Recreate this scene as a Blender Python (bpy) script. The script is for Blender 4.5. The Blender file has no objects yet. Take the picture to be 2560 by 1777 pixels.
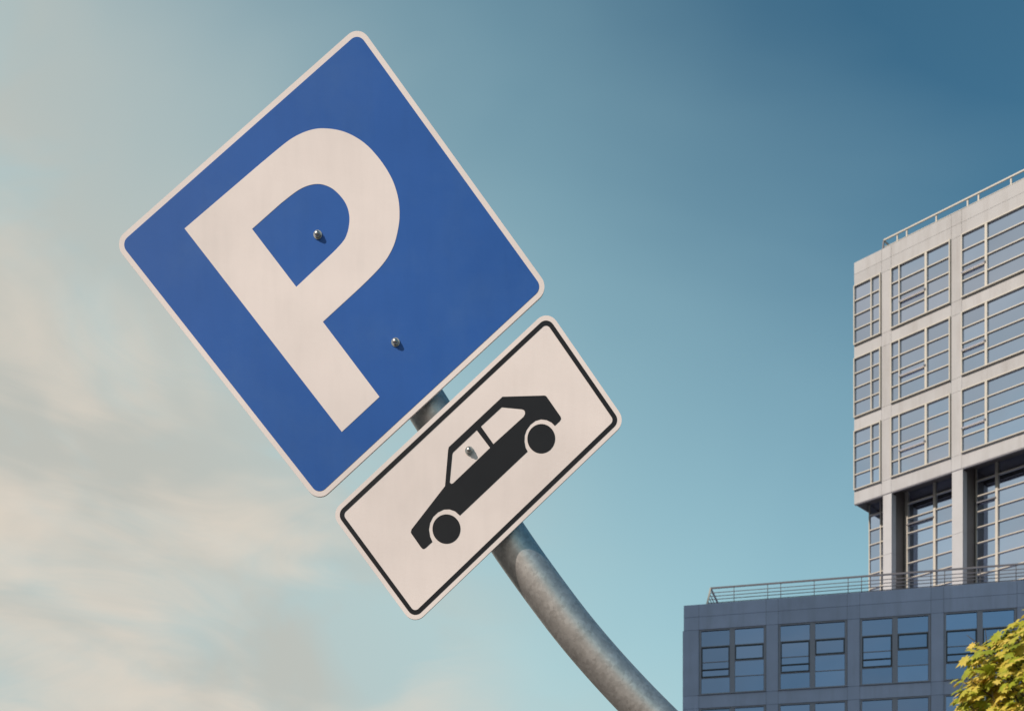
import bpy, bmesh, math, random
from mathutils import Vector, Matrix, noise
from mathutils.geometry import tessellate_polygon

random.seed(7)
scene = bpy.context.scene
COL = scene.collection

# ------------------------------------------------------------------ camera (shift lens, level)
cam_d = bpy.data.cameras.new('camera')
cam = bpy.data.objects.new('camera', cam_d)
COL.objects.link(cam)
cam.location = (0, 0, 1.6)
cam.rotation_euler = (math.pi / 2, 0, 0)
cam_d.sensor_width = 36
cam_d.lens = 42.19
cam_d.shift_y = 0.6506
cam_d.clip_start = 0.05
cam_d.clip_end = 5000
cam_d.dof.use_dof = True
cam_d.dof.focus_distance = 2.32
cam_d.dof.aperture_fstop = 16
scene.camera = cam

# ------------------------------------------------------------------ sun and sky
SUN_H = Vector((-0.78, -0.626, 0)).normalized()
SUN_E = math.radians(33)
SUN = (SUN_H * math.cos(SUN_E) + Vector((0, 0, math.sin(SUN_E)))).normalized()
sun_d = bpy.data.lights.new('sun', 'SUN')
sun_d.energy = 4.4
sun_d.angle = math.radians(0.5)
sun_d.color = (1.0, 0.90, 0.80)
sun_o = bpy.data.objects.new('sun', sun_d)
COL.objects.link(sun_o)
sun_o.rotation_euler = SUN.to_track_quat('Z', 'Y').to_euler()
sun_o.location = SUN * 200

world = bpy.data.worlds.new('World')
scene.world = world
world.use_nodes = True
wt = world.node_tree
wt.nodes.clear()
WN = wt.nodes.new
WL = wt.links.new
def wmath(op, a, b=None, c=None, clamp=False):
    n = WN('ShaderNodeMath'); n.operation = op; n.use_clamp = clamp
    for i, v in enumerate((a, b, c)):
        if v is None: continue
        if isinstance(v, (int, float)): n.inputs[i].default_value = v
        else: WL(v, n.inputs[i])
    return n.outputs[0]
def wramp(v, lo, hi, smooth=True):
    n = WN('ShaderNodeMapRange'); n.interpolation_type = 'SMOOTHSTEP' if smooth else 'LINEAR'
    n.inputs['From Min'].default_value = lo; n.inputs['From Max'].default_value = hi
    WL(v, n.inputs['Value']); return n.outputs[0]
def wmix(f, a, b, mode='MIX'):
    n = WN('ShaderNodeMix'); n.data_type = 'RGBA'; n.blend_type = mode
    if isinstance(f, (int, float)): n.inputs[0].default_value = f
    else: WL(f, n.inputs[0])
    for s, v in ((n.inputs[6], a), (n.inputs[7], b)):
        if isinstance(v, tuple): s.default_value = v
        else: WL(v, s)
    return n.outputs[2]
def wdot(vec, d):
    n = WN('ShaderNodeVectorMath'); n.operation = 'DOT_PRODUCT'
    WL(vec, n.inputs[0]); n.inputs[1].default_value = d; return n.outputs['Value']
sky = WN('ShaderNodeTexSky')
sky.sky_type = 'NISHITA'
sky.sun_disc = False
sky.sun_elevation = SUN_E
sky.sun_rotation = math.atan2(SUN.x, SUN.y)
sky.air_density = 1.0
sky.dust_density = 1.2
sky.ozone_density = 1.6
tc = WN('ShaderNodeTexCoord')
dirv = tc.outputs['Generated']
skyc = wmix(1.0, sky.outputs[0], (0.55, 1.03, 0.99, 1), 'MULTIPLY')
# thin high cloud: a wide veil thickening towards the low left, with wisps in it
def wnoise(scale, detail, rough, dist, stretch, rot=(0, 0, 0), loc=(0, 0, 0)):
    m = WN('ShaderNodeMapping'); m.inputs['Location'].default_value = loc; m.inputs['Scale'].default_value = stretch; m.inputs['Rotation'].default_value = rot
    WL(dirv, m.inputs['Vector'])
    n = WN('ShaderNodeTexNoise'); n.inputs['Scale'].default_value = scale; n.inputs['Detail'].default_value = detail
    n.inputs['Roughness'].default_value = rough; n.inputs['Distortion'].default_value = dist
    WL(m.outputs[0], n.inputs['Vector']); return n.outputs['Fac']
# haze field: clear overhead and to the right, thickening towards the low left
field = wmath('ADD', wdot(dirv, (-1.25, 0.0, -2.0)), 1.57)
big = wnoise(2.0, 4, 0.5, 0.5, (1, 1, 1.5))
field = wmath('ADD', field, wmath('MULTIPLY', wmath('SUBTRACT', big, 0.5), 0.45))
thin = wmath('MULTIPLY', wramp(field, 0.04, 1.0, False), 1.0, clamp=True)
w2_ = wnoise(3.4, 4, 0.55, 1.2, (1.0, 1.0, 2.0), (0.2, 0.4, 0.0), (1.0, 5.0, 2.0))
wfield = wmath('ADD', wdot(dirv, (-1.6, 0.0, -0.9)), wmath('MULTIPLY', wmath('SUBTRACT', big, 0.5), 0.35))
warm = wmath('MULTIPLY', wramp(wfield, -0.58, 0.20), wmath('ADD', 0.62, wmath('MULTIPLY', wramp(w2_, 0.36, 0.60), 0.38)))
w1 = wnoise(2.3, 3, 0.5, 1.5, (1.0, 1.0, 2.4), (0.3, 0.5, 0.1), (7.1, 0.2, 5.5))
w2 = wnoise(7.0, 6, 0.6, 2.2, (0.8, 0.8, 2.6), (0.35, 0.25, 0.3), (3.0, 1.0, 0.0))
wsum = wmath('ADD', wmath('MULTIPLY', w1, 0.78), wmath('MULTIPLY', w2, 0.22))
wisps = wmath('MULTIPLY', wmath('MULTIPLY', wramp(wsum, 0.43, 0.66), wramp(wfield, -0.36, 0.10)), wramp(field, 0.72, 1.20))
skyc = wmix(thin, skyc, (4.1, 6.5, 7.0, 1))
skyc = wmix(wmath('MULTIPLY', warm, 0.92), skyc, (5.2, 5.1, 4.6, 1))
skyc = wmix(wmath('MULTIPLY', wisps, 0.78), skyc, (7.6, 6.7, 5.7, 1))
bg = WN('ShaderNodeBackground')
bg.inputs['Strength'].default_value = 0.1
WL(skyc, bg.inputs['Color'])
wo = WN('ShaderNodeOutputWorld')
WL(bg.outputs[0], wo.inputs['Surface'])

scene.view_settings.view_transform = 'Standard'
scene.view_settings.look = 'None'
scene.view_settings.exposure = 0.0
scene.view_settings.gamma = 1.0
scene.view_settings.use_curve_mapping = False
scene.render.engine = 'CYCLES'
scene.render.resolution_x = 1024
scene.render.resolution_y = 710

# ------------------------------------------------------------------ materials
def new_mat(name):
    m = bpy.data.materials.new(name); m.use_nodes = True
    nt = m.node_tree
    return m, nt, nt.nodes['Principled BSDF']
def mat(name, base, rough=0.6, metal=0.0, var=0.06, nscale=3.0, ovar=0.0, bump=0.0, bscale=40.0, spec=0.5,
        stretch=(1, 1, 1), rvar=0.08, dirt=None, coat=0.0):
    """procedural surface: base colour with soft noise, per-object variation, noise bump and stain"""
    m, nt, p = new_mat(name)
    N, Lk = nt.nodes.new, nt.links.new
    t = N('ShaderNodeTexCoord'); mp = N('ShaderNodeMapping'); mp.inputs['Scale'].default_value = stretch
    geo = N('ShaderNodeNewGeometry')
    Lk(geo.outputs['Position'], mp.inputs['Vector'])
    n = N('ShaderNodeTexNoise'); n.inputs['Scale'].default_value = nscale; n.inputs['Detail'].default_value = 6
    n.inputs['Roughness'].default_value = 0.6
    Lk(mp.outputs[0], n.inputs['Vector'])
    r = N('ShaderNodeMapRange'); r.inputs['From Min'].default_value = 0.25; r.inputs['From Max'].default_value = 0.75
    r.inputs['To Min'].default_value = 1 - var; r.inputs['To Max'].default_value = 1 + var
    Lk(n.outputs['Fac'], r.inputs['Value'])
    val = r.outputs[0]
    if ovar:
        oi = N('ShaderNodeObjectInfo')
        r2 = N('ShaderNodeMapRange'); r2.inputs['To Min'].default_value = 1 - ovar; r2.inputs['To Max'].default_value = 1 + ovar
        Lk(oi.outputs['Random'], r2.inputs['Value'])
        mm = N('ShaderNodeMath'); mm.operation = 'MULTIPLY'; Lk(val, mm.inputs[0]); Lk(r2.outputs[0], mm.inputs[1]); val = mm.outputs[0]
    vm = N('ShaderNodeVectorMath'); vm.operation = 'SCALE'; vm.inputs[0].default_value = base
    Lk(val, vm.inputs['Scale'])
    colr = vm.outputs[0]
    if dirt:
        dcol, amount, dsc, dst = dirt
        mp2 = N('ShaderNodeMapping'); mp2.inputs['Scale'].default_value = dst; Lk(geo.outputs['Position'], mp2.inputs['Vector'])
        n2 = N('ShaderNodeTexNoise'); n2.inputs['Scale'].default_value = dsc; n2.inputs['Detail'].default_value = 7; n2.inputs['Roughness'].default_value = 0.65
        Lk(mp2.outputs[0], n2.inputs['Vector'])
        r3 = N('ShaderNodeMapRange'); r3.inputs['From Min'].default_value = 0.48; r3.inputs['From Max'].default_value = 0.75
        r3.inputs['To Max'].default_value = amount; Lk(n2.outputs['Fac'], r3.inputs['Value'])
        mx = N('ShaderNodeMix'); mx.data_type = 'RGBA'; Lk(r3.outputs[0], mx.inputs[0]); Lk(colr, mx.inputs[6]); mx.inputs[7].default_value = (*dcol, 1)
        colr = mx.outputs[2]
    Lk(colr, p.inputs['Base Color'])
    rr = N('ShaderNodeMapRange'); rr.inputs['To Min'].default_value = max(0.02, rough - rvar); rr.inputs['To Max'].default_value = min(1, rough + rvar)
    Lk(n.outputs['Fac'], rr.inputs['Value']); Lk(rr.outputs[0], p.inputs['Roughness'])
    p.inputs['Metallic'].default_value = metal
    p.inputs['Specular IOR Level'].default_value = spec
    if coat: p.inputs['Coat Weight'].default_value = coat; p.inputs['Coat Roughness'].default_value = 0.25
    if bump:
        bn = N('ShaderNodeTexNoise'); bn.inputs['Scale'].default_value = bscale; bn.inputs['Detail'].default_value = 4
        Lk(geo.outputs['Position'], bn.inputs['Vector'])
        b = N('ShaderNodeBump'); b.inputs['Strength'].default_value = bump; b.inputs['Distance'].default_value = 0.02
        Lk(bn.outputs['Fac'], b.inputs['Height']); Lk(b.outputs[0], p.inputs['Normal'])
    return m

M = {}
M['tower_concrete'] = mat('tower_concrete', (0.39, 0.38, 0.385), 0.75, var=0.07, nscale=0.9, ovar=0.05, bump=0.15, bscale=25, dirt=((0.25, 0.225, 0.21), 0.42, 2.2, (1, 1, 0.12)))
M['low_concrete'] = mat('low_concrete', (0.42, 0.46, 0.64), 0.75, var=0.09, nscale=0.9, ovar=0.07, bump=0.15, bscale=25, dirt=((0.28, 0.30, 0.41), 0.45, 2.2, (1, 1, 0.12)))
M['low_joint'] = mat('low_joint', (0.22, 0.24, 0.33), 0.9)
M['tower_joint'] = mat('tower_joint', (0.29, 0.28, 0.28), 0.9)
M['joint'] = mat('joint', (0.16, 0.14, 0.13), 0.9)
M['cream_metal'] = mat('cream_metal', (0.43, 0.39, 0.33), 0.45, var=0.04, ovar=0.02)
M['grey_metal'] = mat('grey_metal', (0.11, 0.105, 0.12), 0.45, var=0.06)
M['dark_metal'] = mat('dark_metal', (0.035, 0.04, 0.055), 0.4, var=0.1)
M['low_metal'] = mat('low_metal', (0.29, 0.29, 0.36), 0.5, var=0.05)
M['dark_recess'] = mat('dark_recess', (0.11, 0.095, 0.085), 0.7, var=0.08)  # dark colour of the recess sides, soffit, lip and wall behind the glazing
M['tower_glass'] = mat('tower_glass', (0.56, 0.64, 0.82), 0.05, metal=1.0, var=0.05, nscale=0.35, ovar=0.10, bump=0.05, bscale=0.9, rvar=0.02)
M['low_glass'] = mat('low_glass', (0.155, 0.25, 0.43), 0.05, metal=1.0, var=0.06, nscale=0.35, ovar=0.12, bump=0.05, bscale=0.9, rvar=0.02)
M['ground'] = mat('ground_paving', (0.085, 0.08, 0.075), 0.85, var=0.2, nscale=0.6, bump=0.3, bscale=30)
M['shade_slab'] = mat('shade_slab_plaster', (0.38, 0.36, 0.34), 0.8, var=0.06, nscale=0.4)
M['steel'] = mat('nut_steel', (0.46, 0.44, 0.42), 0.36, metal=1.0, var=0.1, nscale=300)
M['bark'] = mat('bark', (0.10, 0.075, 0.055), 0.9, var=0.35, nscale=14, bump=0.8, bscale=40)

def sheeting(name, base, rough, cell=True, dirtc=(0.5, 0.46, 0.42), damt=0.10):
    """retroreflective sign sheeting: faint honeycomb cells, faint grime"""
    m = mat(name, base, rough, var=0.02, nscale=9, rvar=0.05, dirt=(dirtc, damt, 7.0, (1, 1, 1)), spec=0.3)
    nt = m.node_tree; p = nt.nodes['Principled BSDF']
    N, Lk = nt.nodes.new, nt.links.new
    geo = N('ShaderNodeNewGeometry')
    # rain streaks and uneven fading over the colour
    src = p.inputs['Base Color'].links[0].from_socket
    ms = N('ShaderNodeMapping'); ms.inputs['Scale'].default_value = (55, 55, 3.0); Lk(geo.outputs['Position'], ms.inputs['Vector'])
    ns = N('ShaderNodeTexNoise'); ns.inputs['Scale'].default_value = 1.0; ns.inputs['Detail'].default_value = 5; Lk(ms.outputs[0], ns.inputs['Vector'])
    nf = N('ShaderNodeTexNoise'); nf.inputs['Scale'].default_value = 3.2; nf.inputs['Detail'].default_value = 3; Lk(geo.outputs['Position'], nf.inputs['Vector'])
    rs = N('ShaderNodeMapRange'); rs.inputs['From Min'].default_value = 0.45; rs.inputs['From Max'].default_value = 0.75
    rs.inputs['To Min'].default_value = 1.0; rs.inputs['To Max'].default_value = 0.965; Lk(ns.outputs['Fac'], rs.inputs['Value'])
    rf = N('ShaderNodeMapRange'); rf.inputs['From Min'].default_value = 0.3; rf.inputs['From Max'].default_value = 0.7
    rf.inputs['To Min'].default_value = 0.93; rf.inputs['To Max'].default_value = 1.06; Lk(nf.outputs['Fac'], rf.inputs['Value'])
    mu = N('ShaderNodeMath'); mu.operation = 'MULTIPLY'; Lk(rs.outputs[0], mu.inputs[0]); Lk(rf.outputs[0], mu.inputs[1])
    sc = N('ShaderNodeVectorMath'); sc.operation = 'SCALE'; Lk(src, sc.inputs[0]); Lk(mu.outputs[0], sc.inputs['Scale'])
    Lk(sc.outputs[0], p.inputs['Base Color'])
    v = N('ShaderNodeTexVoronoi'); v.feature = 'DISTANCE_TO_EDGE'; v.inputs['Scale'].default_value = 260; v.inputs['Randomness'].default_value = 0.15
    Lk(geo.outputs['Position'], v.inputs['Vector'])
    r = N('ShaderNodeMapRange'); r.inputs['From Max'].default_value = 0.12; Lk(v.outputs['Distance'], r.inputs['Value'])
    b = N('ShaderNodeBump'); b.inputs['Strength'].default_value = 0.06; b.inputs['Distance'].default_value = 0.0005
    Lk(r.outputs[0], b.inputs['Height']); Lk(b.outputs[0], p.inputs['Normal'])
    return m
M['white_sheet'] = sheeting('white_sheeting', (0.86, 0.745, 0.705), 0.42)
M['blue_sheet'] = sheeting('blue_sheeting', (0.022, 0.104, 0.375), 0.42, dirtc=(0.06, 0.15, 0.38), damt=0.3)
M['black_sheet'] = sheeting('black_sheeting', (0.010, 0.010, 0.013), 0.48, dirtc=(0.022, 0.022, 0.025), damt=0.4)
M['plate_back'] = mat('plate_back', (0.45, 0.45, 0.46), 0.4, metal=0.8, var=0.08, nscale=12)

def galvanised():
    m, nt, p = new_mat('galvanised_steel')
    N, Lk = nt.nodes.new, nt.links.new
    geo = N('ShaderNodeNewGeometry')
    n1 = N('ShaderNodeTexNoise'); n1.inputs['Scale'].default_value = 34; n1.inputs['Detail'].default_value = 8; n1.inputs['Roughness'].default_value = 0.62
    n2 = N('ShaderNodeTexNoise'); n2.inputs['Scale'].default_value = 110; n2.inputs['Detail'].default_value = 4; n2.inputs['Roughness'].default_value = 0.7
    v = N('ShaderNodeTexVoronoi'); v.inputs['Scale'].default_value = 150; v.inputs['Randomness'].default_value = 1.0
    for n in (n1, n2, v): Lk(geo.outputs['Position'], n.inputs['Vector'])
    cr = N('ShaderNodeValToRGB')
    e = cr.color_ramp.elements
    e[0].position = 0.30; e[0].color = (0.47, 0.435, 0.41, 1)
    e[1].position = 0.68; e[1].color = (0.76, 0.715, 0.685, 1)
    a = N('ShaderNodeMath'); a.operation = 'MULTIPLY_ADD'; a.inputs[1].default_value = 0.40; Lk(n2.outputs['Fac'], a.inputs[0])
    b0 = N('ShaderNodeMath'); b0.operation = 'MULTIPLY'; b0.inputs[1].default_value = 0.36; Lk(n1.outputs['Fac'], b0.inputs[0])
    vb = N('ShaderNodeMath'); vb.operation = 'MULTIPLY_ADD'; vb.inputs[1].default_value = 0.22
    Lk(v.outputs['Color'], vb.inputs[0]); Lk(b0.outputs[0], vb.inputs[2])
    Lk(vb.outputs[0], a.inputs[2]); Lk(a.outputs[0], cr.inputs[0])
    Lk(cr.outputs[0], p.inputs['Base Color'])
    p.inputs['Metallic'].default_value = 0.86
    rr = N('ShaderNodeMapRange'); rr.inputs['To Min'].default_value = 0.38; rr.inputs['To Max'].default_value = 0.50
    Lk(n1.outputs['Fac'], rr.inputs['Value']); Lk(rr.outputs[0], p.inputs['Roughness'])
    bm_ = N('ShaderNodeBump'); bm_.inputs['Strength'].default_value = 0.15; bm_.inputs['Distance'].default_value = 0.001
    Lk(n2.outputs['Fac'], bm_.inputs['Height']); Lk(bm_.outputs[0], p.inputs['Normal'])
    return m
M['galvanised'] = galvanised()

def leaf_mat(name, c1, c2, c3):
    m, nt, p = new_mat(name)
    N, Lk = nt.nodes.new, nt.links.new
    geo = N('ShaderNodeNewGeometry')
    n = N('ShaderNodeTexNoise'); n.inputs['Scale'].default_value = 3.2; n.inputs['Detail'].default_value = 3
    Lk(geo.outputs['Position'], n.inputs['Vector'])
    ri = N('ShaderNodeMath'); ri.operation = 'MULTIPLY_ADD'; ri.inputs[1].default_value = 0.5
    Lk(geo.outputs['Random Per Island'], ri.inputs[0])
    oi = N('ShaderNodeObjectInfo')
    ad = N('ShaderNodeMath'); ad.operation = 'MULTIPLY_ADD'; ad.inputs[1].default_value = 0.35; ad.inputs[2].default_value = -0.12
    Lk(oi.outputs['Random'], ad.inputs[0])
    nn = N('ShaderNodeMath'); nn.operation = 'MULTIPLY_ADD'; nn.inputs[1].default_value = 0.55
    Lk(n.outputs['Fac'], nn.inputs[0]); Lk(ad.outputs[0], nn.inputs[2]); Lk(nn.outputs[0], ri.inputs[2])
    cr = N('ShaderNodeValToRGB'); e = cr.color_ramp.elements
    e[0].position = 0.25; e[0].color = (*c1, 1); e[1].position = 0.85; e[1].color = (*c3, 1)
    k = e.new(0.55); k.color = (*c2, 1)
    Lk(ri.outputs[0], cr.inputs[0]); Lk(cr.outputs[0], p.inputs['Base Color'])
    p.inputs['Roughness'].default_value = 0.5
    tr = N('ShaderNodeBsdfTranslucent'); Lk(cr.outputs[0], tr.inputs['Color'])
    mx = N('ShaderNodeMixShader'); mx.inputs[0].default_value = 0.35
    Lk(p.outputs[0], mx.inputs[1]); Lk(tr.outputs[0], mx.inputs[2])
    Lk(mx.outputs[0], nt.nodes['Material Output'].inputs['Surface'])
    return m
M['leaf'] = leaf_mat('maple_leaf', (0.05, 0.11, 0.012), (0.38, 0.41, 0.03), (0.80, 0.58, 0.12))

# ------------------------------------------------------------------ mesh helpers
class MB:
    def __init__(self): self.v = []; self.f = []; self.s = []
    def add(self, vs, fs, smooth=False):
        o = len(self.v); self.v += [tuple(x) for x in vs]
        self.f += [tuple(i + o for i in q) for q in fs]; self.s += [smooth] * len(fs)
    def box(self, x0, x1, y0, y1, z0, z1):
        self.add([(x, y, z) for z in (z0, z1) for y in (y0, y1) for x in (x0, x1)],
                 [(0, 2, 3, 1), (4, 5, 7, 6), (0, 1, 5, 4), (2, 6, 7, 3), (0, 4, 6, 2), (1, 3, 7, 5)])
    def bar(self, a, b, w):
        """square bar between two points"""
        a, b = Vector(a), Vector(b); d = (b - a).normalized()
        u = d.cross(Vector((0, 0, 1)))
        if u.length < 1e-3: u = Vector((1, 0, 0))
        u.normalize(); t = u.cross(d); h = w / 2
        vs = [p + u * x * h + t * y * h for p in (a, b) for x, y in ((-1, -1), (1, -1), (1, 1), (-1, 1))]
        self.add(vs, [(3, 2, 1, 0), (4, 5, 6, 7), (0, 1, 5, 4), (1, 2, 6, 5), (2, 3, 7, 6), (3, 0, 4, 7)])
    def tube(self, pts, rads, seg=12, cap=True):
        pts = [Vector(p) for p in pts]; n = len(pts); rings = []
        up = None
        for i, p in enumerate(pts):
            d = (pts[min(i + 1, n - 1)] - pts[max(i - 1, 0)]).normalized()
            if up is None:
                up = d.cross(Vector((0, 1, 0)))
                if up.length < 1e-3: up = d.cross(Vector((1, 0, 0)))
            up = (up - d * up.dot(d)).normalized(); w = d.cross(up)
            rings.append([p + (up * math.cos(a) + w * math.sin(a)) * rads[i] for a in [2 * math.pi * k / seg for k in range(seg)]])
        vs = [q for r in rings for q in r]
        fs = [(i * seg + k, i * seg + (k + 1) % seg, (i + 1) * seg + (k + 1) % seg, (i + 1) * seg + k) for i in range(n - 1) for k in range(seg)]
        self.add(vs, fs, True)
        if cap:
            self.add(rings[0], [tuple(range(seg))[::-1]]); self.add(rings[-1], [tuple(range(seg))])
    def sheet(self, loops, y0, y1):
        """flat shape in the local x/z plane with holes, front at y0 (towards -y), back at y1"""
        flat = [[Vector((x, z, 0)) for x, z in l] for l in loops]
        tris = tessellate_polygon(flat)
        allp = [q for l in loops for q in l]; n = len(allp)
        vs = [(x, y0, z) for x, z in allp] + [(x, y1, z) for x, z in allp]
        fs = []
        for a, b, c in tris:
            pa, pb, pc = allp[a], allp[b], allp[c]
            cr = (pb[0] - pa[0]) * (pc[1] - pa[1]) - (pb[1] - pa[1]) * (pc[0] - pa[0])
            if cr < 0: a, b, c = a, c, b
            fs.append((a, b, c)); fs.append((c + n, b + n, a + n))
        o = 0
        for l in loops:
            k = len(l)
            for i in range(k):
                j = (i + 1) % k
                fs.append((o + i, o + j, o + j + n, o + i + n))
            o += k
        self.add(vs, fs)
    def mesh(self, name, m):
        me = bpy.data.meshes.new(name); me.from_pydata(self.v, [], self.f)
        me.polygons.foreach_set('use_smooth', self.s)
        me.materials.append(m)
        b = bmesh.new(); b.from_mesh(me); bmesh.ops.recalc_face_normals(b, faces=b.faces); b.to_mesh(me); b.free()
        return me
    def build(self, name, m, parent=None):
        return link(name, self.mesh(name, m), parent)

def link(name, data, parent=None):
    o = bpy.data.objects.new(name, data); COL.objects.link(o)
    if parent: o.parent = parent
    return o
def empty(name, loc=(0, 0, 0), rz=0.0):
    o = link(name, None); o.location = loc; o.rotation_euler = (0, 0, rz); o.empty_display_size = 0.3; return o
def tag(o, label=None, cat=None, group=None, kind=None):
    for k, v in (('label', label), ('category', cat), ('group', group), ('kind', kind)):
        if v: o[k] = v
    return o
UNIT = {}
def piece(name, m, parent, x0, x1, y0, y1, z0, z1, tilt=0.0):
    """a box part of its own, sharing one unit-cube mesh per material"""
    if m not in UNIT:
        b = MB(); b.box(-.5, .5, -.5, .5, -.5, .5); UNIT[m] = b.mesh('block_' + m, M[m])
    o = link(name, UNIT[m], parent)
    o.location = ((x0 + x1) / 2, (y0 + y1) / 2, (z0 + z1) / 2)
    o.scale = (x1 - x0, y1 - y0, z1 - z0)
    if tilt: o.rotation_euler = (random.gauss(0, tilt), 0, random.gauss(0, tilt))
    return o

# ------------------------------------------------------------------ ground
g = MB(); g.add([(-2000, -2000, 0), (2000, -2000, 0), (2000, 2000, 0), (-2000, 2000, 0)], [(0, 1, 2, 3)])
tag(g.build('ground', M['ground']), kind='structure')

# ------------------------------------------------------------------ lower office block
LOW_RZ = math.atan2(-0.2183172, 0.97587786)
low = empty('low_office_block', (7.443, 52.0, 0), LOW_RZ)
tag(low, 'low grey office block in shade with paired blue windows and rail along its flat roof', 'building')
LR = 19.645            # roof
LEN = 20.0; DEP = 16.0
FH = 3.39; BAY = 3.345; W0 = 0.745; WW = 2.65
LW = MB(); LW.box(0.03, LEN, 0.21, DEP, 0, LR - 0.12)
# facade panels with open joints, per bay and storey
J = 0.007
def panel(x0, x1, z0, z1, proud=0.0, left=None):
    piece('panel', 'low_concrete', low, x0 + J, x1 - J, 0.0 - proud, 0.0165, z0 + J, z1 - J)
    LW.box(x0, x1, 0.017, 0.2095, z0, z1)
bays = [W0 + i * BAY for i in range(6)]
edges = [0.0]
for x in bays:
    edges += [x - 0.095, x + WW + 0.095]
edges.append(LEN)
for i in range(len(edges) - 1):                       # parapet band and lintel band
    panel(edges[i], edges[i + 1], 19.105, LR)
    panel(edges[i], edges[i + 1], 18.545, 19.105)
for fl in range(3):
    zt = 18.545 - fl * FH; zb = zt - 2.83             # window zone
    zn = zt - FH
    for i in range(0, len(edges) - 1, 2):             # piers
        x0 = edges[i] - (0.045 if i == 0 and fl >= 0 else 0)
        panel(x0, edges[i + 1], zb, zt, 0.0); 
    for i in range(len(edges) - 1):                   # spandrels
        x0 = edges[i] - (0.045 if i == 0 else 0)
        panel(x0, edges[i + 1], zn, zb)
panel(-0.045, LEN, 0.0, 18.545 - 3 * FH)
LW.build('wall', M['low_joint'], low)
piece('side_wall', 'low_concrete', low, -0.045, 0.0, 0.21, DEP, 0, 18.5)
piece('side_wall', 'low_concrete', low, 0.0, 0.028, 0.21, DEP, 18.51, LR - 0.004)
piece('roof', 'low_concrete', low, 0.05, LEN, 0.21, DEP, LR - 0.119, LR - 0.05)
# windows
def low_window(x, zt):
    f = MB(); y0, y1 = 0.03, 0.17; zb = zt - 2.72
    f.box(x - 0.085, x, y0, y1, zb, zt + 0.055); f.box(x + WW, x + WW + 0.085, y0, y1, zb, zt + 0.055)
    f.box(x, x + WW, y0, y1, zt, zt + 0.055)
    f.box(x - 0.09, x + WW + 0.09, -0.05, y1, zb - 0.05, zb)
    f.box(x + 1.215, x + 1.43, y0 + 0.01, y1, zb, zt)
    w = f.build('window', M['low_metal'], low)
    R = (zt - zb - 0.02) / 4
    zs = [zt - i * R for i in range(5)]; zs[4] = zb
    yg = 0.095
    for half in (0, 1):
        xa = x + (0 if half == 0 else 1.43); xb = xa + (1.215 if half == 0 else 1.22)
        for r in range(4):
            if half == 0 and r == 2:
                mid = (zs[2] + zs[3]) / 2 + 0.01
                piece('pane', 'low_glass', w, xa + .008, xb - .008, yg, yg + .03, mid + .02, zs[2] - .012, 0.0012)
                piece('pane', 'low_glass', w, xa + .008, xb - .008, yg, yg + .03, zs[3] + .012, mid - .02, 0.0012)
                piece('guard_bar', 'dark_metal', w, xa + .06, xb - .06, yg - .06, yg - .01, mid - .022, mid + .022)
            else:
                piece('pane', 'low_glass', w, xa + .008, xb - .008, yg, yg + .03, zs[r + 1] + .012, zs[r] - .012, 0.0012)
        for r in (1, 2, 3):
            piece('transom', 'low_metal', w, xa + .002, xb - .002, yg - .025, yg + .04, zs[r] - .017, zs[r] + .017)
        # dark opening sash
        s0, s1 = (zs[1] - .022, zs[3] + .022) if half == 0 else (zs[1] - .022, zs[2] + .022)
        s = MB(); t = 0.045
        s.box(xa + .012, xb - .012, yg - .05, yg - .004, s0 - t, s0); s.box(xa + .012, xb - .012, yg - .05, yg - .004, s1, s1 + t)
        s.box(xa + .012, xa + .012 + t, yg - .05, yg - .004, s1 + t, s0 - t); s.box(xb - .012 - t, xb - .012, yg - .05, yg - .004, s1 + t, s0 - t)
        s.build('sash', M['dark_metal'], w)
for fl in range(2):
    for x in bays:
        low_window(x, 18.49 - fl * FH)
# roof rail, its corner leaning in
rail = MB(); yb = 0.6; zt = 20.515; zb0 = LR - 0.05
def rl(z, w, x0):
    rail.bar((x0, yb, z), (LEN, yb, z), w)
for z, w, x0 in ((zt, 0.065, 1.12), (20.31, 0.028, 1.06), (20.16, 0.028, 1.02), (20.02, 0.028, 0.98), (19.87, 0.028, 0.94)):
    rl(z, w, x0)
    rail.bar((x0, yb, z), (x0 + 0.16 * 4 * (1 if z == zt else 1), yb + 6.0, z), w)
ra = rail.build('roof_rail', M['grey_metal'], low)
cp = MB(); cp.bar((0.90, yb - 0.004, zb0), (1.12, yb, zt + .03), 0.06); cp.build('corner_post', M['cream_metal'], ra)  # paler than the other posts: its sunlight is put into the colour
for x in (2.12, 3.55, 4.10, 5.50, 6.90, 7.45, 8.85, 10.25, 10.8, 12.2, 13.6, 15.0, 16.4, 18, 19.4):
    p_ = MB(); p_.bar((x, yb + .03, zb0), (x, yb + .03, zt), 0.03); p_.build('post', M['grey_metal'], ra)

# ------------------------------------------------------------------ office tower
TW_RZ = math.atan2(-0.70946772, 0.70473793)
tow = empty('office_tower', (17.12, 60.0, 0), TW_RZ)
tag(tow, 'pale sunlit concrete office tower with large gridded windows rising behind the low block', 'building')
TR = 39.541; TB = 27.47; SOF = 27.86; INS = 1.4; TL = 12.62; TD = 15.0
TWL = MB(); TWL.box(0.03, TL, 0.12, TD, SOF + 0.02, TR - 0.1)
b = MB(); b.box(0.05, TL, INS + 0.06, TD, 0, SOF + 0.02); b.build('lower_wall', M['dark_recess'], tow)
piece('roof', 'tower_concrete', tow, 0.05, TL, 0.13, TD, TR - 0.099, TR - 0.04)
piece('side_wall', 'tower_concrete', tow, 0.0, 0.028, 0.13, TD, TB, TR - 0.004)
piece('soffit', 'dark_recess', tow, 0.03, TL, 0.32, INS + 0.05, SOF - 0.02, SOF + 0.018)
TJ = 0.006
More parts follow.
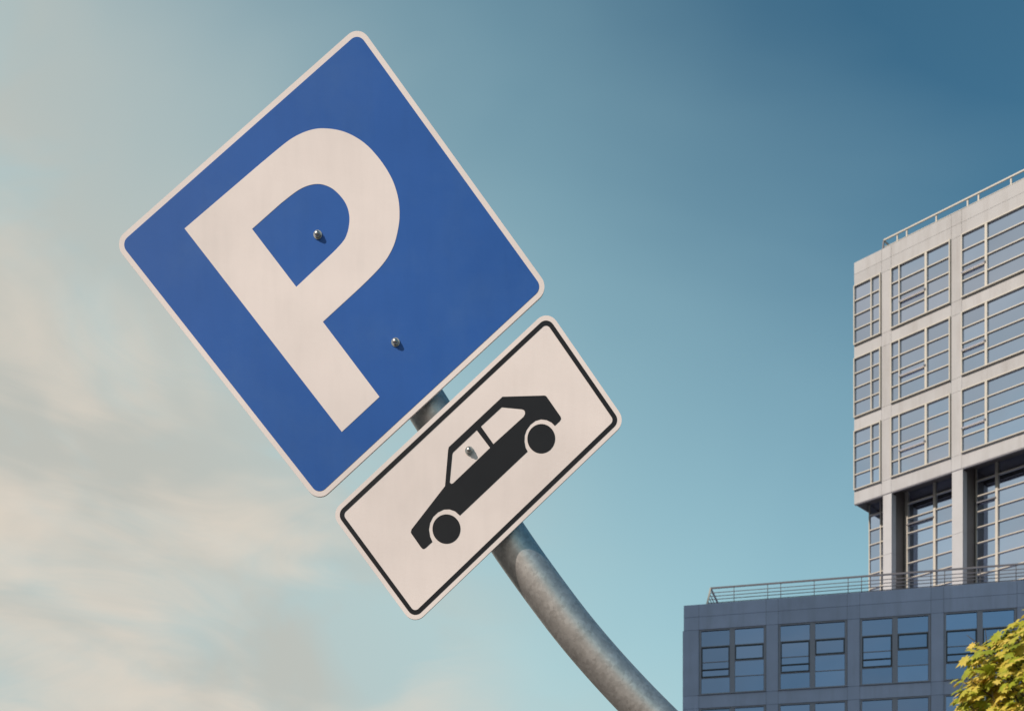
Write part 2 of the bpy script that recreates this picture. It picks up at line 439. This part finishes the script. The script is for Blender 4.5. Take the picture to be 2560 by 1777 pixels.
def tpanel(x0, x1, z0, z1, proud=0.0):
    piece('panel', 'tower_concrete', tow, x0 + TJ, x1 - TJ, -proud, 0.0145, z0 + TJ, z1 - TJ)
    TWL.box(x0, x1, 0.015, 0.1195, z0, z1)
te = [-0.02, 1.47, 1.98, 5.02, 5.53, 8.565, 9.075, 12.11, 12.62]   # window bay / pilaster edges
TOPS = [38.34, 38.34 - 3.62, 38.34 - 7.24]
WH = 2.96
for i in range(len(te) - 1):
    tpanel(te[i], te[i + 1], 38.946, TR)
    tpanel(te[i], te[i + 1], TOPS[0] + 0.02, 38.946)
for r, zt_ in enumerate(TOPS):
    zb_ = zt_ - WH
    nxt = TOPS[r + 1] if r < 2 else TB - 0.02 + 0.02
    for i in range(1, len(te) - 1, 2):
        tpanel(te[i], te[i + 1], zb_, zt_ + 0.02)                    # pilaster
    for i in range(len(te) - 1):
        tpanel(te[i], te[i + 1], (nxt + 0.02) if r < 2 else TB, zb_)  # spandrel band
TWL.build('wall', M['tower_joint'], tow)
# lip beam under the overhanging block
piece('lip', 'dark_recess', tow, 0.0, TL, 0.121, 0.30, TB + 0.012, SOF + 0.017)
piece('lip', 'grey_metal', tow, 0.02, TL, 0.015, 0.118, TB - 0.05, TB + 0.006)
# columns of the recessed storeys
for (x0, x1) in ((1.54, 1.99), (5.05, 5.57), (8.60, 9.10), (12.14, 12.6)):
    piece('column', 'tower_concrete', tow, x0, x1, 0.012, 0.45, 24.5 + TJ, TB - 0.052)
    piece('column', 'tower_concrete', tow, x0, x1, 0.012, 0.45, 14.0, 24.5 - TJ)
    piece('column', 'dark_recess', tow, x0 + 0.012, x1 - 0.012, 0.451, INS + 0.05, 14.0, SOF - 0.022)

def tower_window(x0, x1, zt_, cols, doubles, vent_col):
    """proud cream frame; cols = x positions of mullions"""
    zb_ = zt_ - WH
    F = 0.048; yo = -0.11; yi = 0.10
    f = MB()
    f.box(x0, x0 + F, yo, yi, zb_, zt_); f.box(x1 - F, x1, yo - 0.03, yi, zb_ - 0.01, zt_ + 0.03)
    f.box(x0 + F, x1 - F, yo, yi, zt_ - F, zt_); f.box(x0 + F, x1 - F, yo - 0.01, yi, zb_, zb_ + F)
    w = f.build('window', M['cream_metal'], tow)
    xs = [x0 + F] + list(cols) + [x1 - F]
    R = (WH - 2 * F) / 4
    zs = [zt_ - F - i * R for i in range(5)]
    for k, c in enumerate(cols):
        d = 0.055 if c in doubles else 0.027
        piece('mullion', 'cream_metal', w, c - d, c + d, yo + 0.005, yi, zb_ + F, zt_ - F)
    for ci in range(len(xs) - 1):
        xa, xb = xs[ci], xs[ci + 1]
        xa += 0 if ci == 0 else (0.055 if xs[ci] in doubles else 0.027)
        xb -= 0 if ci == len(xs) - 2 else (0.055 if xs[ci + 1] in doubles else 0.027)
        for r in range(4):
            piece('pane', 'tower_glass', w, xa, xb, 0.0, 0.04, zs[r + 1] + .024, zs[r] - (.024 if r else 0), 0.0015)
        for r in (1, 2, 3):
            piece('transom', 'cream_metal', w, xa, xb, yo + 0.03, 0.05, zs[r] - .024, zs[r] + .024)
        if ci == vent_col:
            zm = (zs[2] + zs[3]) / 2 + .02
            piece('guard_bar', 'low_metal', w, xa - 0.02, xb + 0.03, yo - 0.045, yo - 0.008, zm - .02, zm + .02)
            piece('rail_bracket', 'dark_metal', w, xb - 0.03, xb + 0.06, yo - 0.047, yo - 0.002, zm - .015, zm + .045)
            piece('transom', 'cream_metal', w, xa, xb, yo + 0.05, 0.05, zm - .022, zm + .022)
for zt_ in TOPS:
    tower_window(0.0, 1.465, zt_, (0.957,), (), -1)
    tower_window(1.985, 5.01, zt_, (2.437, 3.80), (3.80,), 1)
    tower_window(5.535, 8.56, zt_, (6.715,), (6.715,), 0)
    tower_window(9.08, 12.1, zt_, (9.54, 10.90), (10.90,), 1)

# recessed glazing below the overhang
def recess(x0, x1, cols, doubles, vent_col, left_fin):
    yg = INS
    f = MB(); zt_ = SOF - 0.03; zb_ = 17.0
    f.box(x0, x0 + 0.05, yg - 0.09, yg + 0.05, zb_, zt_); f.box(x1 - 0.05, x1, yg - 0.09, yg + 0.05, zb_, zt_)
    w = f.build('glazing', M['cream_metal'], tow)
    xs = [x0 + .05] + list(cols) + [x1 - .05]
    zs = [zt_] + [27.25 - i * 0.742 for i in range(13)]
    for c in cols:
        d = 0.06 if c in doubles else 0.028
        piece('mullion', 'cream_metal', w, c - d, c + d, yg - 0.14, yg + 0.05, zb_, zt_)
    for ci in range(len(xs) - 1):
        xa, xb = xs[ci], xs[ci + 1]
        xa += 0 if ci == 0 else (0.06 if xs[ci] in doubles else 0.028)
        xb -= 0 if ci == len(xs) - 2 else (0.06 if xs[ci + 1] in doubles else 0.028)
        for r in range(len(zs) - 1):
            if zs[r] < 18.5: break
            if ci == vent_col and r == 2:
                zm = (zs[2] + zs[3]) / 2 + .03
                piece('pane', 'tower_glass', w, xa, xb, yg - .02, yg + .02, zm + .025, zs[r] - .022, 0.002)
                piece('pane', 'tower_glass', w, xa, xb, yg - .02, yg + .02, zs[r + 1] + .022, zm - .025, 0.002)
                piece('guard_bar', 'grey_metal', w, xa - .02, xb + .05, yg - .20, yg - .14, zm - .025, zm + .025)
            else:
                piece('pane', 'tower_glass', w, xa, xb, yg - .02, yg + .02, zs[r + 1] + .022, zs[r] - (.022 if r else 0), 0.002)
            if r:
                piece('transom', 'cream_metal', w, xa, xb, yg - .12, yg + .03, zs[r] - .022, zs[r] + .022)
recess(0.06, 1.50, (0.73,), (), -1, 0)
recess(2.02, 5.04, (2.16, 3.57), (3.57,), 1, 1)
recess(5.60, 8.58, (6.62,), (6.62,), 0, 1)
recess(9.12, 12.1, (9.3, 10.7), (10.7,), 1, 1)
# roof rail
tr = MB(); yr = 1.2; zr = 40.77
tr.bar((0.95, yr, zr), (TL, yr, zr), 0.07); tr.bar((1.0, yr + .02, zr - .36), (TL, yr + .02, zr - .36), 0.03)
tr.bar((0.95, yr, zr), (0.95, yr + 8, zr), 0.06); tr.bar((1.0, yr, zr - .3), (1.0, yr + 8, zr - .3), 0.03)
ra2 = tr.build('roof_rail', M['cream_metal'], tow)
for x in (1.66, 2.16, 3.69, 5.25, 5.78, 7.32, 8.85, 9.35, 10.9, 12.4):
    p_ = MB(); p_.bar((x, yr + .05, TR - 0.05), (x, yr + .05, zr), 0.07); p_.build('post', M['cream_metal'], ra2)
p_ = MB(); p_.bar((0.80, yr, TR - 0.05), (0.95, yr, zr), 0.07); p_.build('corner_post', M['grey_metal'], ra2)

# ------------------------------------------------------------------ unseen slab, added left of the view only to shade the low block
hr = empty('shade_slab', Vector((7.443, 52, 0)) + Matrix.Rotation(LOW_RZ, 3, 'Z') @ Vector((-34.5, -54, 0)), LOW_RZ)
tag(hr, 'tall plain slab added out of view on the left to shade the low block', 'building')
HRX, HRY, HRZ = 21.5, 14.0, 53.8
b = MB(); b.box(0, HRX, 0, HRY, 0, HRZ); b.build('wall', M['shade_slab'], hr)
for k in range(15):
    z = 2.2 + k * 3.2
    for i in range(6):
        x = 0.9 + i * 3.6
        w = piece('window', 'low_metal', hr, x, x + 2.5, HRY - 0.1, HRY + 0.06, z, z + 1.6)

# ------------------------------------------------------------------ parking sign
SIGN_R = Matrix(((0.781, 0.02421, -0.62406), (-0.10864, 0.98928, -0.09758), (0.61501, 0.14401, 0.77526)))
SIGN_T = Vector((-0.3348, 2.2646, 1.4224 + 1.6))
BASE = Vector((0.80, 2.44, 0.0))
sign = empty('parking_sign', BASE)
tag(sign, 'tilted blue parking sign with white car plate below it on a bent galvanised pole', 'road sign')
BLUE = [(-0.2871, 0.2894), (0.2899, 0.2787), (0.2818, -0.2755), (-0.285, -0.2926)]
P_OUT = [(-0.1759, 0.2317), (0.0087, 0.2258), (0.0602, 0.2234), (0.0837, 0.2207), (0.1046, 0.215), (0.1221, 0.2073), (0.1375, 0.1967), (0.1545, 0.1798), (0.1671, 0.1621), (0.1769, 0.1409), (0.1823, 0.1212), (0.1847, 0.0998), (0.1849, 0.078), (0.1825, 0.0551), (0.1776, 0.0358), (0.1686, 0.0149), (0.1562, -0.0035), (0.1411, -0.0197), (0.1163, -0.0382), (0.0933, -0.0484), (0.0705, -0.0536), (0.0445, -0.056), (0.0158, -0.0573), (-0.0219, -0.058), (-0.0781, -0.0589), (-0.0796, -0.23), (-0.176, -0.2329)]
P_IN = [(-0.0774, 0.1502), (-0.006, 0.1494), (0.0254, 0.1471), (0.0429, 0.1437), (0.0568, 0.1383), (0.0686, 0.1307), (0.0776, 0.1207), (0.0846, 0.107), (0.0878, 0.091), (0.088, 0.0758), (0.0846, 0.0618), (0.0769, 0.0481), (0.0658, 0.037), (0.0548, 0.0296), (0.0435, 0.0251), (0.0229, 0.0226), (-0.0019, 0.0217), (-0.0302, 0.0211), (-0.0778, 0.02)]
BORDER = [(-0.2797, -0.3415), (0.2585, -0.3203), (0.2501, -0.554), (-0.2867, -0.5878)]
CAR = [(-0.0839, -0.4344), (-0.1849, -0.4552), (-0.1894, -0.4587), (-0.19, -0.4625), (-0.1915, -0.4928), (-0.1909, -0.4962), (-0.1892, -0.4983), (-0.1846, -0.4992), (-0.1677, -0.4985), (-0.1652, -0.4883), (-0.1585, -0.4765), (-0.149, -0.4685), (-0.1375, -0.4636), (-0.125, -0.463), (-0.1126, -0.4663), (-0.1043, -0.4726), (-0.0982, -0.4818), (-0.0957, -0.4945), (0.0791, -0.4855), (0.0804, -0.4774), (0.0856, -0.4675), (0.0929, -0.4592), (0.1019, -0.4538), (0.1135, -0.451), (0.1252, -0.4516), (0.1351, -0.4561), (0.1425, -0.4637), (0.1471, -0.4732), (0.1482, -0.482), (0.1606, -0.4815), (0.1654, -0.4797), (0.1671, -0.4759), (0.1687, -0.4307), (0.1673, -0.4274), (0.1032, -0.3781), (-0.0336, -0.3839), (-0.0377, -0.3869)]
CW1 = [(0.0273, -0.3939), (0.0273, -0.4349), (-0.0689, -0.4402), (-0.072, -0.4389), (-0.0726, -0.4348), (-0.0364, -0.3982), (-0.0335, -0.3966)]
CW2 = [(0.0377, -0.3937), (0.0365, -0.4337), (0.1117, -0.4316), (0.1173, -0.4296), (0.1199, -0.4257), (0.12, -0.422), (0.1178, -0.4187), (0.0903, -0.3919)]

def offset(poly, d):
    """grow (d>0) a convex quad given clockwise from its top left corner"""
    n = len(poly); out = []
    L = []
    for i in range(n):
        a, c = Vector(poly[i]), Vector(poly[(i + 1) % n]); e = (c - a).normalized()
        nn = Vector((-e.y, e.x)); L.append((a + nn * d, e))
    for i in range(n):
        p, e = L[i - 1]; q, h = L[i]
        den = e.x * h.y - e.y * h.x
        t = ((q - p).x * h.y - (q - p).y * h.x) / den
        r = p + e * t; out.append((r.x, r.y))
    return out
def rounded(poly, r, seg=8):
    out = []; n = len(poly)
    for i in range(n):
        a, p, c = Vector(poly[i - 1]), Vector(poly[i]), Vector(poly[(i + 1) % n])
        u = (a - p).normalized(); v = (c - p).normalized()
        half = math.acos(max(-1, min(1, u.dot(v)))) / 2
        t = r / math.tan(half); cen = p + (u + v).normalized() * (r / math.sin(half))
        s, e = p + u * t - cen, p + v * t - cen
        a0 = math.atan2(s.y, s.x); a1 = math.atan2(e.y, e.x); da = (a1 - a0 + math.pi) % (2 * math.pi) - math.pi
        for k in range(seg + 1):
            w = a0 + da * k / seg; out.append((cen.x + r * math.cos(w), cen.y + r * math.sin(w)))
    return out
def smooth_loop(pts, hard, sub=3):
    """Catmull-Rom through a traced outline, keeping the listed corners sharp"""
    n = len(pts); out = []
    for i in range(n):
        p0, p1, p2, p3 = (Vector(pts[(i + k) % n]) for k in (-1, 0, 1, 2))
        h1, h2 = i in hard, (i + 1) % n in hard
        out.append((p1.x, p1.y))
        if h1 and h2: continue
        if h1: p0 = p1 * 2 - p2
        if h2: p3 = p2 * 2 - p1
        for k in range(1, sub + 1):
            t = k / (sub + 1)
            q = 0.5 * ((2 * p1) + (p2 - p0) * t + (2 * p0 - 5 * p1 + 4 * p2 - p3) * t * t + (3 * p1 - p0 - 3 * p2 + p3) * t ** 3)
            out.append((q.x, q.y))
    return out

def place(o):
    o.matrix_local = Matrix.Translation(SIGN_T - BASE) @ SIGN_R.to_4x4()
def plate(outline, name, label):
    """aluminium plate with a rolled rim; the face is white sheeting"""
    pm = MB(); pm.sheet([outline], 0.0, 0.0022)
    # turned-back rim
    inn = []
    n = len(outline); cx = sum(p[0] for p in outline) / n; cz = sum(p[1] for p in outline) / n
    for i in range(n):
        a, c = Vector(outline[i - 1]), Vector(outline[(i + 1) % n]); e = (c - a).normalized(); nn = Vector((e.y, -e.x))
        q = Vector(outline[i])
        s = nn if (Vector((cx, cz)) - q).dot(nn) > 0 else -nn
        q = q + s * 0.0022; inn.append((q.x, q.y))
    pm.sheet([outline, inn], 0.0023, 0.0055)
    o = pm.build(name, M['white_sheet'], sign); place(o); tag(o, label)
    bk = MB(); bk.sheet([inn], 0.0024, 0.0036); bk.build('backing', M['plate_back'], o)
    return o
def hex_nut(parent, x, z):
    m_ = MB()
    def disc(r, y0, y1, seg, r1=None, rot=0):
        r1 = r if r1 is None else r1
        vs = [(x + r * math.cos(a + rot), y0, z + r * math.sin(a + rot)) for a in [2 * math.pi * k / seg for k in range(seg)]]
        vs += [(x + r1 * math.cos(a + rot), y1, z + r1 * math.sin(a + rot)) for a in [2 * math.pi * k / seg for k in range(seg)]]
        m_.add(vs, [(k, (k + 1) % seg, seg + (k + 1) % seg, seg + k) for k in range(seg)] + [tuple(range(seg))[::-1], tuple(range(seg, 2 * seg))])
    disc(0.0080, -0.0022, -0.0008, 24)                        # washer
    disc(0.0066, -0.0062, -0.0023, 6, 0.0062, random.random())  # hexagon
    pr = [(0.0050, -0.0063), (0.0048, -0.0078), (0.0038, -0.0092), (0.0021, -0.0101), (0.0006, -0.0104)]   # domed cap
    seg = 16; vs = []; fs = []
    for r, y in pr:
        vs += [(x + r * math.cos(2 * math.pi * k / seg), y, z + r * math.sin(2 * math.pi * k / seg)) for k in range(seg)]
    for i in range(len(pr) - 1):
        fs += [(i * seg + k, i * seg + (k + 1) % seg, (i + 1) * seg + (k + 1) % seg, (i + 1) * seg + k) for k in range(seg)]
    fs.append(tuple(range((len(pr) - 1) * seg, len(pr) * seg)))
    m_.add(vs, fs, True)
    return m_.build('nut', M['steel'], parent)

pp = plate(rounded(offset(BLUE, 0.0098), 0.0255), 'parking_panel', 'square blue parking panel with large white letter P')
m_ = MB(); m_.sheet([rounded(BLUE, 0.0165)], -0.0004, -0.00002); m_.build('blue_field', M['blue_sheet'], pp)
ph = {0, 1, 24, 25, 26}; pi_ = {0, 1, 17, 18}
m_ = MB(); m_.sheet([smooth_loop(P_OUT, ph), smooth_loop(P_IN, pi_)], -0.0008, -0.00042); m_.build('letter', M['white_sheet'], pp)
for x, z in ((0.012, 0.0637), (0.006, -0.1745)): hex_nut(pp, x, z)
vp = plate(rounded(offset(BORDER, 0.0085), 0.024), 'vehicle_panel', 'white supplementary plate with black border and black car symbol')
m_ = MB(); m_.sheet([rounded(BORDER, 0.0165), rounded(offset(BORDER, -0.0085), 0.009)], -0.0004, -0.00002); m_.build('border', M['black_sheet'], vp)
m_ = MB(); m_.sheet([CAR, CW1, CW2], -0.0004, -0.00002); cs = m_.build('car_symbol', M['black_sheet'], vp)
for (x, z, r) in ((0.1137, -0.4839, 0.0266), (-0.1316, -0.4974, 0.0272)):
    m_ = MB(); m_.sheet([[(x + r * math.cos(-a), z + r * math.sin(-a)) for a in [2 * math.pi * k / 40 for k in range(40)]]], -0.0004, -0.00002)
    m_.build('wheel_symbol', M['black_sheet'], vp)
hex_nut(vp, -0.0074, -0.414)

# bent pole
def catmull(pts, sub=6):
    out = []
    for i in range(len(pts) - 1):
        p0 = Vector(pts[max(i - 1, 0)]); p1 = Vector(pts[i]); p2 = Vector(pts[i + 1]); p3 = Vector(pts[min(i + 2, len(pts) - 1)])
        for k in range(sub):
            t = k / sub
            out.append(0.5 * ((2 * p1) + (p2 - p0) * t + (2 * p0 - 5 * p1 + 4 * p2 - p3) * t * t + (3 * p1 - p0 - 3 * p2 + p3) * t ** 3))
    out.append(Vector(pts[-1])); return out
PATH = [(-0.3781, 2.315, 3.1001), (-0.2951, 2.3297, 2.9854), (-0.1703, 2.3518, 2.8127), (-0.0947, 2.3675, 2.6922), (-0.0111, 2.384, 2.5647), (0.0773, 2.3991, 2.4461), (0.1519, 2.4104, 2.356), (0.2438, 2.4222, 2.2589), (0.36, 2.432, 2.147), (0.49, 2.438, 2.02), (0.61, 2.44, 1.86), (0.71, 2.44, 1.64), (0.77, 2.44, 1.36), (0.795, 2.44, 1.0), (0.80, 2.44, 0.55), (0.80, 2.44, 0.0)]
pl = catmull(PATH)
m_ = MB(); m_.tube([p - BASE for p in pl], [0.0418] * len(pl), 40)
po = m_.build('pole', M['galvanised'], sign)
m_ = MB(); m_.tube([(0, 0, 0.0), (0, 0, 0.03), (0, 0, 0.05)], [0.09, 0.09, 0.05], 32); m_.build('base_collar', M['galvanised'], sign)
# clamps between plates and pole
for (x, z) in ((0.012, 0.0637), (0.006, -0.1745), (-0.0074, -0.414)):
    c = MB(); c.box(x - 0.03, x + 0.03, 0.0145, 0.034, z - 0.018, z + 0.018)
    o = c.build('clamp', M['plate_back'], sign); place(o)

# ------------------------------------------------------------------ maple tree at the right
TB_ = Vector((7.15, 14.0, 0))
tree = empty('maple_tree', TB_)
tag(tree, 'yellow-green maple tree at the lower right in front of the low block', 'tree')
CEN = Vector((6.98, 14.0, 4.36)) - TB_
tk = MB()
tk.tube([(0, 0, -0.1), (0.02, 0, 0.8), (-0.03, 0.03, 1.7), (0.0, 0.0, 2.6), (-0.1, 0, 3.6), (-0.15, 0, 4.8)], [0.17, 0.14, 0.125, 0.11, 0.07, 0.03], 14)
trunk = tk.build('trunk', M['bark'], tree)
rnd = random.Random(21)
clumps = []
while len(clumps) < 85:
    v = Vector((rnd.uniform(-1, 1), rnd.uniform(-1, 1), rnd.uniform(-1, 1)))
    if not 0.45 < v.length < 1.0: continue
    v.normalize(); rad = rnd.uniform(0.62, 1.0) ** 0.6
    p = CEN + Vector((v.x * 2.12 * rad, v.y * 2.1 * rad, v.z * 1.95 * rad))
    if p.z < 2.2: continue
    if all((p - q).length > 0.36 for q in clumps): clumps.append(p)
for px, py, dz in ((2440, 1655, 13.7), (2468, 1625, 13.9), (2500, 1600, 13.8), (2540, 1590, 13.7), (2432, 1705, 13.6), (2415, 1750, 13.5), (2505, 1665, 13.6),
                   (2545, 1650, 13.9), (2475, 1715, 13.7), (2530, 1715, 13.5), (2430, 1765, 13.9), (2490, 1770, 13.6), (2560, 1770, 13.7), (2580, 1600, 13.9), (2440, 1800, 14.1), (2520, 1640, 14.3), (2470, 1680, 14.3)):
    clumps.append(Vector(((px - 1280) / 3000 * dz, dz, (2554 - py) / 3000 * dz + 1.6)) - TB_)
for c in clumps[:46] + clumps[-17:]:
    s = Vector((-0.03, 0.0, rnd.uniform(2.0, 4.2)))
    mid = s.lerp(c, 0.5) + Vector((rnd.uniform(-.1, .1), rnd.uniform(-.1, .1), 0.15))
    br = MB(); br.tube([s, mid, c], [0.035, 0.022, 0.007], 7); br.build('branch', M['bark'], tree)

for k in range(40):
    c = rnd.choice(clumps); o_ = (c - CEN).normalized()
    tip = c + o_ * rnd.uniform(0.05, 0.2) + Vector((rnd.uniform(-.12, .12), rnd.uniform(-.12, .12), rnd.uniform(-.05, .2)))
    br = MB(); br.tube([c - o_ * 0.3, c.lerp(tip, 0.4), tip], [0.008, 0.006, 0.003], 5); br.build('twig', M['bark'], tree)
def leaf_mesh():
    """five-lobed maple leaf, slightly cupped"""
    pts = [(0, -0.5), (0.10, -0.34), (0.34, -0.40), (0.24, -0.20), (0.52, -0.02), (0.30, 0.04), (0.34, 0.26), (0.15, 0.18), (0, 0.58),
           (-0.15, 0.18), (-0.34, 0.26), (-0.30, 0.04), (-0.52, -0.02), (-0.24, -0.20), (-0.34, -0.40), (-0.10, -0.34)]
    vs = [(0, -0.12, 0.03)] + [(x, y, -0.32 * (x * x + 0.6 * y * y)) for x, y in pts]
    n = len(pts)
    return vs, [(0, 1 + i, 1 + (i + 1) % n) for i in range(n)]
LV, LF = leaf_mesh()
leaf_data = MB(); leaf_data.add(LV, LF); leaf_me = leaf_data.mesh('leaf', M['leaf'])
leaves = []
for c in clumps:
    extra = c in clumps[-17:]
    cr = rnd.uniform(0.15, 0.27) if extra else rnd.uniform(0.30, 0.50)
    for k in range(36 if extra else 95):
        v = Vector((rnd.gauss(0, 1), rnd.gauss(0, 1), rnd.gauss(0, 1))).normalized() * (rnd.random() ** 0.45) * cr
        v.z *= 0.62
        p = c + v
        out = (p - CEN).normalized()
        nrm = (out * 0.55 + Vector((0, 0, 0.5)) + SUN * 0.6 + Vector((rnd.gauss(0, .4), rnd.gauss(0, .4), rnd.gauss(0, .4)))).normalized()
        droop = (out * 0.8 + Vector((0, 0, -0.8)) + Vector((rnd.gauss(0, .5), rnd.gauss(0, .5), rnd.gauss(0, .3))))
        yv = (droop - nrm * droop.dot(nrm)).normalized(); xv = yv.cross(nrm)
        s = rnd.uniform(0.07, 0.20)
        mtx = Matrix.Translation(p) @ Matrix((xv, yv, nrm)).transposed().to_4x4() @ Matrix.Scale(s, 4)
        leaves.append((p, mtx))
def in_view(p):
    w = p + TB_; x = 1280 + 3000 * w.x / w.y; y = 2554 - 3000 * (w.z - 1.6) / w.y
    return x < 2570 and y < 1790
vis = sorted([q for q in leaves if in_view(q[0])], key=lambda q: q[0].y - 0.6 * q[0].z)
front = vis[:290]; ids = {id(q) for q in front}
cm = MB()
for q in leaves:
    if id(q) in ids: continue
    cm.add([q[1] @ Vector(v) for v in LV], LF)
crown = cm.build('crown', M['leaf'], tree); tag(crown, kind='stuff')
for q in front:
    o = link('leaf', leaf_me, crown); o.matrix_local = q[1]
